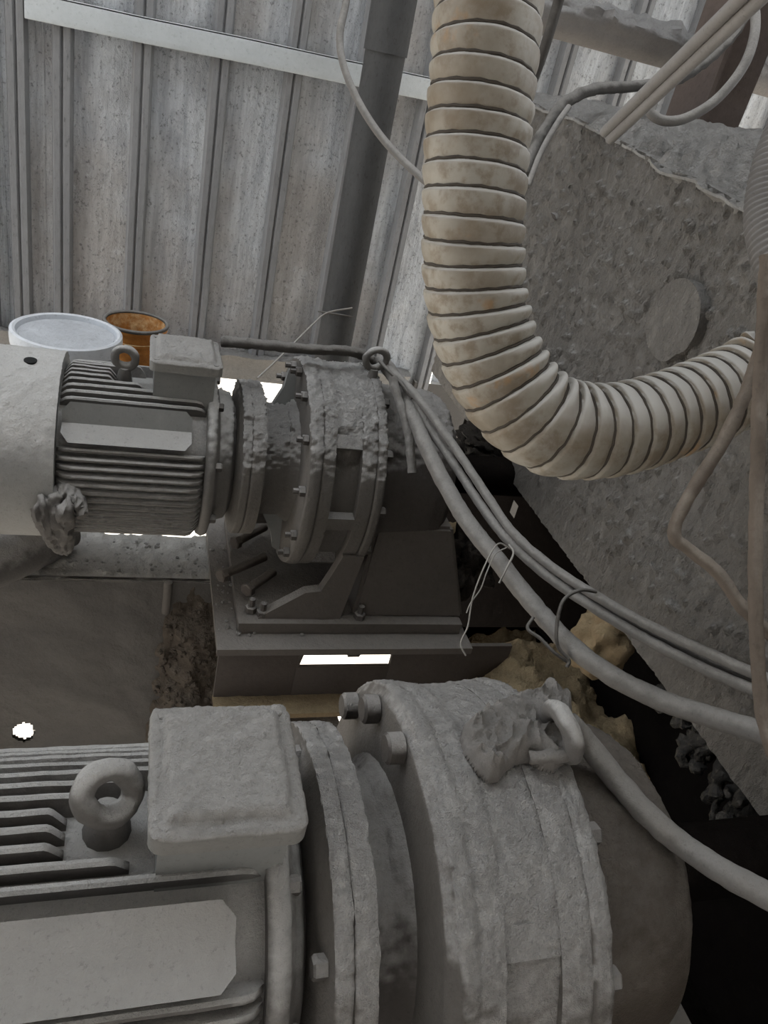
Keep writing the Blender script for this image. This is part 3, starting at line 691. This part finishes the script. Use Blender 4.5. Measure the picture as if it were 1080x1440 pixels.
# glossy black grease drips along the lower edge of the end plate
random.seed(11); bm = bmesh.new()
for i in range(90):
    f = random.random(); y = 0.93 - 0.32 * f; z = -0.83 - 0.0 * f
    L = random.uniform(0.03, 0.11) * (0.5 + f); x = 1.0 + random.uniform(-0.05, 0.07)
    p = Vector((x, y, -0.845)); 
    pts = [p + Vector((random.uniform(-.012, .012), random.uniform(-.012, .012), -L * k / 4)) for k in range(5)]
    rr = random.uniform(0.006, 0.013)
    tube(bm, catmull(pts, 4), lambda s, rr=rr: rr * (1.1 - 0.5 * s + 0.5 * math.exp(-((s - 0.9) / 0.12) ** 2)), 8)
roughen(bm, 0.006, 70)
single('grease_drips', bm, 'grease', 'glossy black grease dripping off the lower edge of the mixer housing', 'grease', kind='stuff')
# near-black plate added to stand in for the shade of the near corner
bm = bmesh.new(); add_box(bm, (0.45, -0.9, -1.50), (1.15, 1.05, -1.48), 0.002); add_box(bm, (0.72, -0.9, -1.48), (0.735, 0.60, -1.40), 0.002)
single('shade_plate', bm, 'void_shade', 'near-black plate added for the shaded corner below the gloved gear motor', 'tray')

# ------------------------------------------------------------------ ivory ribbed hose
hp = [(694, -120, .86), (688, -20, .87), (683, 70, .88), (672, 180, .90), (666, 290, .92), (665, 380, .945), (674, 455, .965), (699, 522, .98), (735, 572, .99), (778, 602, 1.0), (826, 609, 1.015), (884, 601, 1.035), (942, 583, 1.06), (1000, 561, 1.085), (1062, 530, 1.11), (1130, 496, 1.08)]
raw = catmull([on_t(*p) for p in hp], 60)
def resample(path, step):
    out = [path[0]]; acc = 0.0
    for a, b in zip(path, path[1:]):
        d = (b - a).length
        while acc + d >= step:
            a = a + (b - a) * ((step - acc) / d); out.append(a.copy()); d = (b - a).length; acc = 0.0
        acc += d
    return out
path = resample(raw, 0.0018); fr = frames(path); HR = 0.0595; pitch = 0.0268
bm = bmesh.new(); seam = bmesh.new(); rows = []; n = 72
# local pitch shrinks on the inside of the bend: geometry follows from the sweep itself
phase = 0.0; srows = []
for i, (p, (t_, a_, b_)) in enumerate(zip(path, fr)):
    i0, i1 = max(0, i - 12), min(len(path) - 1, i + 12); kv = (fr[i1][0] - fr[i0][0]) / ((i1 - i0) * 0.0018); row = []
    for j in range(n):
        q = 2 * math.pi * j / n
        ph = (i * 0.0018 / pitch + j / n) % 1.0
        h = 0.0046 * (1 - ph) ** 1.1 * sstep(0.0, 0.12, ph) - 0.0018 + 0.0020 * math.sin(math.pi * ph)
        inn = max(0.0, (a_ * math.cos(q) + b_ * math.sin(q)).dot(kv)) * 0.16
        h = h * (1 + 1.6 * min(1, inn)) + 0.004 * min(1, inn) * (math.sin(math.pi * ph) - 0.4)
        r = HR + h + 0.0012 * fbm((i * 0.01, math.cos(q), math.sin(q)), 2, 2)
        d = a_ * math.cos(q) + b_ * math.sin(q)
        row.append(bm.verts.new(p + d * r))
    rows.append(row)
for a, c in zip(rows, rows[1:]):
    for j in range(n): bm.faces.new((a[j], a[(j + 1) % n], c[(j + 1) % n], c[j]))
bm.faces.new(rows[0][::-1]); bm.faces.new(rows[-1])
hose = thing('duct_hose', path[0], 'ivory ribbed flexible duct hose bending in front of the mixer housing', 'hose')
obj('hose_wall', bm, 'hose', hose, 80)
# the dark spiral wire lying in the groove
tot = len(path) * 0.0018; N = int(tot / pitch); sp = []
for k in range(N * 40):
    f = k / 40.0; s = (f - 0) * pitch
    i = int(s / 0.0018)
    if i >= len(path) - 1: break
    q = -2 * math.pi * (f % 1.0); t_, a_, b_ = fr[i]
    sp.append(path[i] + (a_ * math.cos(q) + b_ * math.sin(q)) * (HR - 0.0012))
bm = bmesh.new(); tube(bm, sp, 0.0020, 6); obj('spiral_wire', bm, 'hose_seam', hose)

# grey fine-ribbed hose at the right edge
hp2 = [on_t(1150, 130, .80), on_t(1108, 210, .80), on_t(1090, 290, .80), on_t(1098, 350, .79), on_t(1122, 420, .78), on_t(1160, 500, .77)]
path = resample(catmull(hp2, 40), 0.0012); fr = frames(path); bm = bmesh.new(); rows = []
for i, (p, (t_, a_, b_)) in enumerate(zip(path, fr)):
    r = 0.029 + 0.0014 * math.sin(i * 0.0012 / 0.006 * 2 * math.pi)
    rows.append([bm.verts.new(p + (a_ * math.cos(q) + b_ * math.sin(q)) * r) for q in [2 * math.pi * j / 40 for j in range(40)]])
for a, c in zip(rows, rows[1:]):
    for j in range(40): bm.faces.new((a[j], a[(j + 1) % 40], c[(j + 1) % 40], c[j]))
bm.faces.new(rows[0][::-1]); bm.faces.new(rows[-1])
single('rubber_hose', bm, 'rubber_hose', 'grey finely ribbed rubber hose curving past the dusty housing top', 'hose', smooth=80)

# ------------------------------------------------------------------ cables and rods
def cable(name, pts, r, mat, label, cat='cable', group=None, k=10, n=12, rough=0.0):
    bm = bmesh.new(); tube(bm, catmull([on_t(*p) for p in pts], k), r, n, rough=rough)
    return single(name, bm, mat, label, cat, group)
cable('power_cable', [(312, 480, 1.66), (360, 484, 1.66), (430, 491, 1.68), (490, 494, 1.72), (515, 502, 1.76), (540, 516, 1.78)], .0115, 'cable_dark', 'dusty power cable lying along the gear motor by the wall from its terminal box', rough=0.0025)
cable('power_cable', [(536, 506, 1.77), (554, 530, 1.73), (576, 570, 1.67), (598, 625, 1.60), (625, 680, 1.54), (658, 735, 1.48), (700, 788, 1.42), (748, 848, 1.36), (800, 905, 1.30), (860, 950, 1.24), (930, 985, 1.18), (1000, 1008, 1.12), (1070, 1030, 1.05), (1130, 1050, 1.0)], .0165, 'cable', 'thick dusty cable sagging from the lifting eye to beside the mixer housing', rough=0.0014)
cable('control_cable', [(540, 514, 1.76), (580, 560, 1.67), (606, 605, 1.62), (640, 655, 1.56), (676, 710, 1.50), (712, 757, 1.44), (770, 810, 1.38), (840, 858, 1.32), (920, 905, 1.26), (1000, 945, 1.18), (1080, 978, 1.1), (1130, 995, 1.06)], .0092, 'cable', 'lower thin grey cable of the tied bundle', rough=0.001)
cable('control_cable', [(538, 510, 1.75), (575, 545, 1.66), (600, 575, 1.62), (640, 630, 1.56), (690, 705, 1.49), (724, 752, 1.43), (780, 800, 1.37), (850, 845, 1.31), (930, 888, 1.25), (1000, 920, 1.18), (1080, 955, 1.1), (1130, 972, 1.06)], .0088, 'cable', 'upper thin grey cable of the tied bundle', rough=0.001)
cable('control_cable', [(700, 742, 1.47), (740, 776, 1.43), (800, 822, 1.375), (870, 866, 1.315), (940, 902, 1.26), (1010, 935, 1.19), (1085, 966, 1.12)], .0060, 'cable_dark', 'dark thin wire between the two grey bundle cables')
cable('cable_stub', [(552, 530, 1.66), (560, 560, 1.66), (572, 595, 1.655), (577, 630, 1.65), (579, 665, 1.65)], .0100, 'cable', 'short dusty cable stub hanging down beside the gear drum', rough=0.0025)
cable('thin_wire', [(534, 508, 1.69), (547, 522, 1.67), (560, 535, 1.66), (580, 560, 1.65)], .004, 'cable_dark', 'thin black wire looped at the lifting eye')
def hit_t(u, v, r, yc=YL):
    d = ray(u, v); a = d.y ** 2 + d.z ** 2; b = -2 * (d.y * yc + d.z * AZ); c = yc * yc + AZ * AZ - r * r; return (-b - math.sqrt(max(0, b * b - 4 * a * c))) / 2 / a
HCP = [(800, 1016, hit_t(800, 1016, .262)), (826, 1046, hit_t(826, 1046, .235)), (868, 1098, hit_t(868, 1098, .214)), (915, 1150, hit_t(915, 1150, .212)), (960, 1188, hit_t(960, 1188, .214)), (1020, 1228, .80), (1085, 1262, .775), (1140, 1290, .75)]
cable('power_cable', HCP, .0135, 'cable', 'thick dusty cable running down across the output housing from the gloved lifting eye', rough=0.001)
cable('hanging_cable', [(492, -60, 1.75), (487, 0, 1.75), (478, 50, 1.75), (484, 95, 1.75), (508, 150, 1.74), (545, 203, 1.72), (600, 256, 1.68), (660, 300, 1.62)], .0085, 'cable', 'grey cable hanging in a curve before the round steel post')
# brown conduits in the right foreground
cable('bent_conduit', [(1088, 385, .74), (1074, 470, .74), (1052, 545, .74), (1018, 618, .74), (975, 688, .74), (952, 732, .74), (950, 757, .74), (968, 772, .74), (1008, 805, .735), (1045, 855, .73), (1090, 898, .725), (1140, 940, .72)], .0064, 'rod_brown', 'kinked brown cable bent sharply beside the upright brown cable', 'cable', rough=0.001)
cable('upright_conduit', [(1078, 360, .70), (1074, 450, .70), (1068, 560, .70), (1064, 700, .70), (1062, 820, .70), (1066, 930, .70), (1072, 1000, .70), (1084, 1050, .695), (1110, 1100, .69)], .0064, 'rod_brown', 'upright brown cable hanging straight past the hose end', 'cable', rough=0.001)
# two slim tubes lying over the housing top
for (a, b_, lab) in (((850, 186), (1080, -40), 'upper of two slim pale tubes leaning over the housing edge'), ((858, 196), (1098, -28), 'lower of two slim pale tubes leaning over the housing edge')):
    bm = bmesh.new(); p, q = on_t(*a, 1.36), on_t(*b_, 0.92); tube(bm, [p.lerp(q, s / 8) for s in range(9)], 0.0092, 14)
    single('slim_tube', bm, 'rod_grey', lab, 'tube')
cable('loop_cable', [(736, 246, 1.60), (752, 208, 1.62), (775, 168, 1.64), (798, 142, 1.66), (835, 126, 1.70), (885, 122, 1.75), (940, 116, 1.8), (985, 92, 1.84), (1030, 50, 1.88), (1060, 0, 1.92)], .0125, 'cable_dark', 'dusty cable climbing over the far corner of the mixer housing', rough=0.0025)
cable('loop_cable', [(742, 262, 1.56), (760, 216, 1.58), (782, 176, 1.6), (800, 150, 1.62)], .006, 'cable', 'thin cable beside the dusty cable on the far housing corner')
cable('loop_cable', [(918, 146, 1.50), (916, 160, 1.50), (935, 170, 1.50), (965, 166, 1.50), (1005, 142, 1.50), (1040, 102, 1.50), (1058, 62, 1.50), (1062, 20, 1.52), (1050, -40, 1.55)], .0095, 'cable', 'grey cable hanging in a loop above the dusty housing top')
cable('slim_rod', [(800, -50, 1.2), (783, 10, 1.22), (765, 70, 1.24), (750, 112, 1.26), (742, 140, 1.27)], .0085, 'cable_dark', 'dark slim rod beside the upright run of the ivory hose', 'rod')
# tie wires
cable('tie_wire', [(718, 772, 1.40), (700, 765, 1.38), (682, 795, 1.36), (665, 840, 1.36), (658, 880, 1.36), (648, 905, 1.36), (655, 922, 1.36)], .0015, 'wire', 'thin pale tie wire dangling from the cable bundle', 'wire')
cable('tie_wire', [(712, 770, 1.39), (696, 780, 1.37), (684, 806, 1.36), (676, 828, 1.36), (662, 848, 1.36), (656, 862, 1.36)], .0012, 'wire', 'shorter second strand of tie wire beside the dangling one', 'wire')
cable('tie_wire', [(716, 766, 1.41), (722, 778, 1.38), (712, 800, 1.36), (702, 820, 1.36)], .0018, 'wire', 'short tie wire wrapped round the thick cable and the bundle', 'wire')
cable('tie_wire', [(838, 832, 1.31), (815, 830, 1.29), (792, 845, 1.28), (783, 880, 1.28), (785, 910, 1.28), (800, 928, 1.28), (797, 938, 1.28)], .0032, 'cable_dark', 'dark tie wire hooked under the bundle above the mound', 'wire')
cable('tie_wire', [(750, 868, 1.33), (742, 884, 1.32), (760, 898, 1.31), (780, 918, 1.30), (800, 932, 1.30)], .003, 'cable_dark', 'dark wire end curled below the thick cable', 'wire')
cable('tie_wire', [(362, 532, 2.0), (400, 496, 2.12), (440, 456, 2.24), (460, 440, 2.30), (495, 433, 2.36)], .0024, 'wire', 'thin bright wire stretched from the round post to the gear motor neck', 'wire')
bm = bmesh.new(); torus(bm, on_y(474, 442, 2.58), (0.02, 0.3, 1), 0.065, 0.0028, 40, 8); single('wire_band', bm, 'cable_dark', 'wire band twisted round the foot of the round steel post', 'wire')

# ------------------------------------------------------------------ dusty tube, brown post at top right
bm = bmesh.new(); L = [Vector((1.02 + 0.012 * k * 2, 2.45, 0.205)) for k in range(80)]
tube(bm, L, 0.047, 48); displace(bm, 0.05, 16, -0.1, 0.8)
single('dusty_tube', bm, 'tube_top', 'thick steel tube heaped with fluffy dust in front of the wall', 'tube')
bm = gridbox((1.52, 2.22, -0.25), (1.66, 2.34, 1.2), 0.04); roughen(bm, 0.006, 8)
pp = thing('brown_column', (1.6, 2.28, -0.25), 'rusty brown steel column behind the dusty housing top', 'column'); obj('web', bm, 'post_brown', pp)
bm = gridbox((1.50, 2.19, -0.25), (1.515, 2.37, 1.2), 0.05); obj('flange', bm, 'post_brown', pp)
bm = bmesh.new(); tube(bm, [Vector((1.86, 1.98, 0.11 + 0.1 * k)) for k in range(14)], 0.16, 40); single('dark_drum', bm, 'gear_dark', 'dark upright dust-coated cylinder standing behind the loop cable', 'cylinder')

# ------------------------------------------------------------------ buckets behind the motor
def bucket(name, c, r, h, mat, label, lidmat):
    t = thing(name, (c.x, c.y, c.z - h), label, 'bucket'); n = 64
    def rev(prof):
        bm = bmesh.new(); rows = [[bm.verts.new((c.x + rr * math.cos(q), c.y + rr * math.sin(q), c.z + z)) for q in [2 * math.pi * j / n for j in range(n)]] for rr, z in prof]
        for a, b in zip(rows, rows[1:]):
            for j in range(n): bm.faces.new((a[j], a[(j + 1) % n], b[(j + 1) % n], b[j]))
        return bm, rows
    bm, rows = rev([(r * 0.84, -h), (r * 0.95, -0.05), (r * 0.985, -0.048), (r * 0.985, -0.042), (r * 0.95, -0.04), (r * 0.97, -0.004)]); bm.faces.new(rows[0][::-1]); obj('bucket_body', bm, mat, t)
    if lidmat:
        bm, rows = rev([(r * 0.97, -0.03), (r * 1.03, -0.03), (r * 1.04, -0.01), (r * 1.03, 0.006), (r * 0.98, 0.009), (r * 0.93, 0.006), (r * 0.90, -0.006), (r * 0.86, -0.009), (r * 0.5, -0.009), (r * 0.1, -0.008)]); bm.faces.new(rows[-1]); bm.faces.new(rows[0][::-1]); obj('lid', bm, 'bucket', t); bm, rows = rev([(r * 0.87, -0.0085), (r * 0.87, -0.004), (r * 0.5, -0.003), (r * 0.1, -0.003)]); bm.faces.new(rows[-1]); obj('lid_panel', bm, lidmat, t)
    else:
        bm, rows = rev([(r * 0.97, -0.012), (r * 1.03, -0.012), (r * 1.035, 0.002), (r * 1.0, 0.006), (r * 0.95, 0.0), (r * 0.93, -0.16), (0.01, -0.16)]); obj('inside', bm, mat, t); bm = bmesh.new(); torus(bm, c + Vector((0, 0, 0.002)), (0, 0, 1), r * 1.01, 0.006, 64, 10); obj('rim', bm, 'cable_dark', t)
    return t
bucket('lidded_bucket', Vector((-0.192, 2.15, -0.80)), 0.138, 0.33, 'bucket', 'white lidded plastic bucket behind the motor cowl', 'bucket_lid')
bucket('rusty_bucket', Vector((-0.018, 2.42, -0.842)), 0.092, 0.29, 'rust', 'open rusty orange bucket standing beside the white lidded bucket', None)
bm = gridbox((-0.9, 2.0, -1.19), (0.16, 2.62, -1.137), 0.03); displace(bm, 0.006, 14); single('bucket_shelf', bm, 'deck', 'dusty steel shelf carrying the two buckets', 'shelf')

# ------------------------------------------------------------------ left: dusty sleeve pipe with crumpled rag
bm = bmesh.new(); pts = [on_z(-160, 850, -1.18), on_z(-60, 812, -1.18), on_z(10, 785, -1.182), on_z(60, 762, -1.185), on_z(98, 747, -1.19)]
tube(bm, catmull(pts, 12), lambda s: 0.058 - 0.018 * sstep(0.75, 1.0, s), 32); displace(bm, 0.008, 24)
single('sleeve_pipe', bm, 'cloth_dark', 'dust-covered fabric sleeve lying on the box beam ledge', 'sleeve')
bm = bmesh.new()
for k, (pts, r) in enumerate(((((90, 772), (74, 742), (62, 712), (66, 694), (84, 688)), 0.021), (((94, 768), (84, 738), (78, 710), (88, 694), (104, 700), (116, 724)), 0.019), (((88, 774), (92, 748), (92, 722), (101, 704), (113, 716)), 0.013), (((80, 768), (68, 742), (58, 714), (64, 698)), 0.015))):
    P_ = catmull([on_t(u_, v_, 1.545 - 0.010 * k + 0.16 * sstep(725, 770, v_)) for u_, v_ in pts], 14)
    tube(bm, P_, lambda s, r=r: r * (0.55 + 0.6 * math.sin(math.pi * min(1, s * 0.9 + 0.12))), 28)
bm.normal_update(); new = [v.co + v.normal * (0.010 * (0.5 - abs(noise.noise(Vector((v.co.x * 90, v.co.y * 40, v.co.z * 28))))  * 1.6)) for v in bm.verts]
for v, c_ in zip(bm.verts, new): v.co = c_
single('tied_rag', bm, 'cloth_dark', 'crumpled grey rag knotted round the end of the sleeve', 'rag', smooth=70)

# ------------------------------------------------------------------ knitted glove on the near gear case
outline = [(650, 1030), (655, 1012), (675, 998), (705, 990), (735, 975), (765, 968), (790, 975), (806, 990), (808, 1015), (800, 1045), (797, 1068), (780, 1080), (764, 1076), (748, 1064), (730, 1066), (716, 1076), (704, 1092), (690, 1093), (672, 1078), (656, 1055)]
def cyl_hit(u, v, r, yc=YL):
    d = ray(u, v); a = d.y ** 2 + d.z ** 2; b = -2 * (d.y * yc + d.z * AZ); c = yc * yc + AZ * AZ - r * r; D = max(0, b * b - 4 * a * c)
    p = d * ((-b - math.sqrt(D)) / 2 / a); return p.x, math.degrees(math.atan2(p.z - AZ, yc - p.y))
poly = [cyl_hit(u_, v_, 0.262) for u_, v_ in outline]
SC = 0.262 * math.pi / 180
poly = [(x, a * SC) for x, a in poly]
def inside(p):
    r = False; n = len(poly)
    for i in range(n):
        (x0, y0), (x1, y1) = poly[i], poly[(i + 1) % n]
        if (y0 > p[1]) != (y1 > p[1]) and p[0] < (x1 - x0) * (p[1] - y0) / (y1 - y0) + x0: r = not r
    return r
def edge_d(p):
    best = 9
    for i in range(len(poly)):
        a = Vector(poly[i]); b = Vector(poly[(i + 1) % len(poly)]); q = Vector(p); t = max(0, min(1, (q - a).dot(b - a) / (b - a).length_squared)); best = min(best, (a + (b - a) * t - q).length)
    return best
xs0, xs1 = min(p[0] for p in poly), max(p[0] for p in poly); as0, as1 = min(p[1] for p in poly), max(p[1] for p in poly)
st = 0.0014; bm = bmesh.new(); vm = {}
cuff = Vector(poly[17]); 
def gv(i, j):
    if (i, j) in vm: return vm[(i, j)]
    x, s = xs0 + i * st, as0 + j * st; e = edge_d((x, s)) if inside((x, s)) else 0.0
    h = 0.013 * math.sqrt(max(0, min(1, e / 0.010))) 
    q = Vector((x, s, 0)); wv = noise.noise(q * 30) * 0.03
    f1 = 1 - abs(noise.noise(Vector((x * 26 + s * 40, s * 22 - x * 10, 1.3)) + Vector((wv, 0, 0)))) * 2.2
    f2 = 1 - abs(noise.noise(Vector((x * 60, s * 45, 7.7)))) * 2
    k = sstep(0.0, 0.008, e)
    f3 = 1 - abs(noise.noise(Vector((x * 48 - s * 36, s * 30 + x * 34, 3.1)))) * 2.6
    h += k * (0.009 * max(-0.2, f1) + 0.007 * max(0, f3) ** 2 + 0.003 * f2 + 0.0008 * noise.noise(Vector((x, s, 0)) * 500))
    dc_ = (Vector((x, s)) - cuff).length
    if dc_ < 0.035: h += 0.0014 * math.sin((x * 0.85 + s * 0.5) * 2 * math.pi / 0.0042) * sstep(0.035, 0.025, dc_) * k
    vm[(i, j)] = bm.verts.new(pol(x, 0.254 + h, s / SC, YL)); return vm[(i, j)]
I, J = int((xs1 - xs0) / st) + 1, int((as1 - as0) / st) + 1
for i in range(I):
    for j in range(J):
        if inside((xs0 + (i + .5) * st, as0 + (j + .5) * st)): bm.faces.new((gv(i, j), gv(i + 1, j), gv(i + 1, j + 1), gv(i, j + 1)))
ex = bmesh.ops.extrude_face_region(bm, geom=bm.faces[:])
for g in ex['geom']:
    if isinstance(g, bmesh.types.BMVert):
        d = Vector((0, g.co.y - YL, g.co.z - AZ)); d.normalize(); g.co = Vector((g.co.x, YL, AZ)) + d * 0.250
gl = thing('work_glove', pol(0.42, 0.252, 95, YL), 'dust-caked crumpled knitted work glove lying over the gear case', 'glove')
obj('palm', bm, 'cloth', gl, 70)
bm = bmesh.new(); c = pol(*((lambda h: (h[0], 0.262, h[1]))(cyl_hit(778, 1066, 0.262))), YL)
tube(bm, catmull([c + Vector((-0.03, 0.0, 0.004)), c + Vector((-0.012, -0.006, 0.010)), c + Vector((0.008, -0.004, 0.010)), c + Vector((0.014, 0.008, 0.008))], 8), lambda s: 0.0065 + 0.002 * s, 16); roughen(bm, 0.003, 60); obj('thumb', bm, 'cloth', gl, 70)
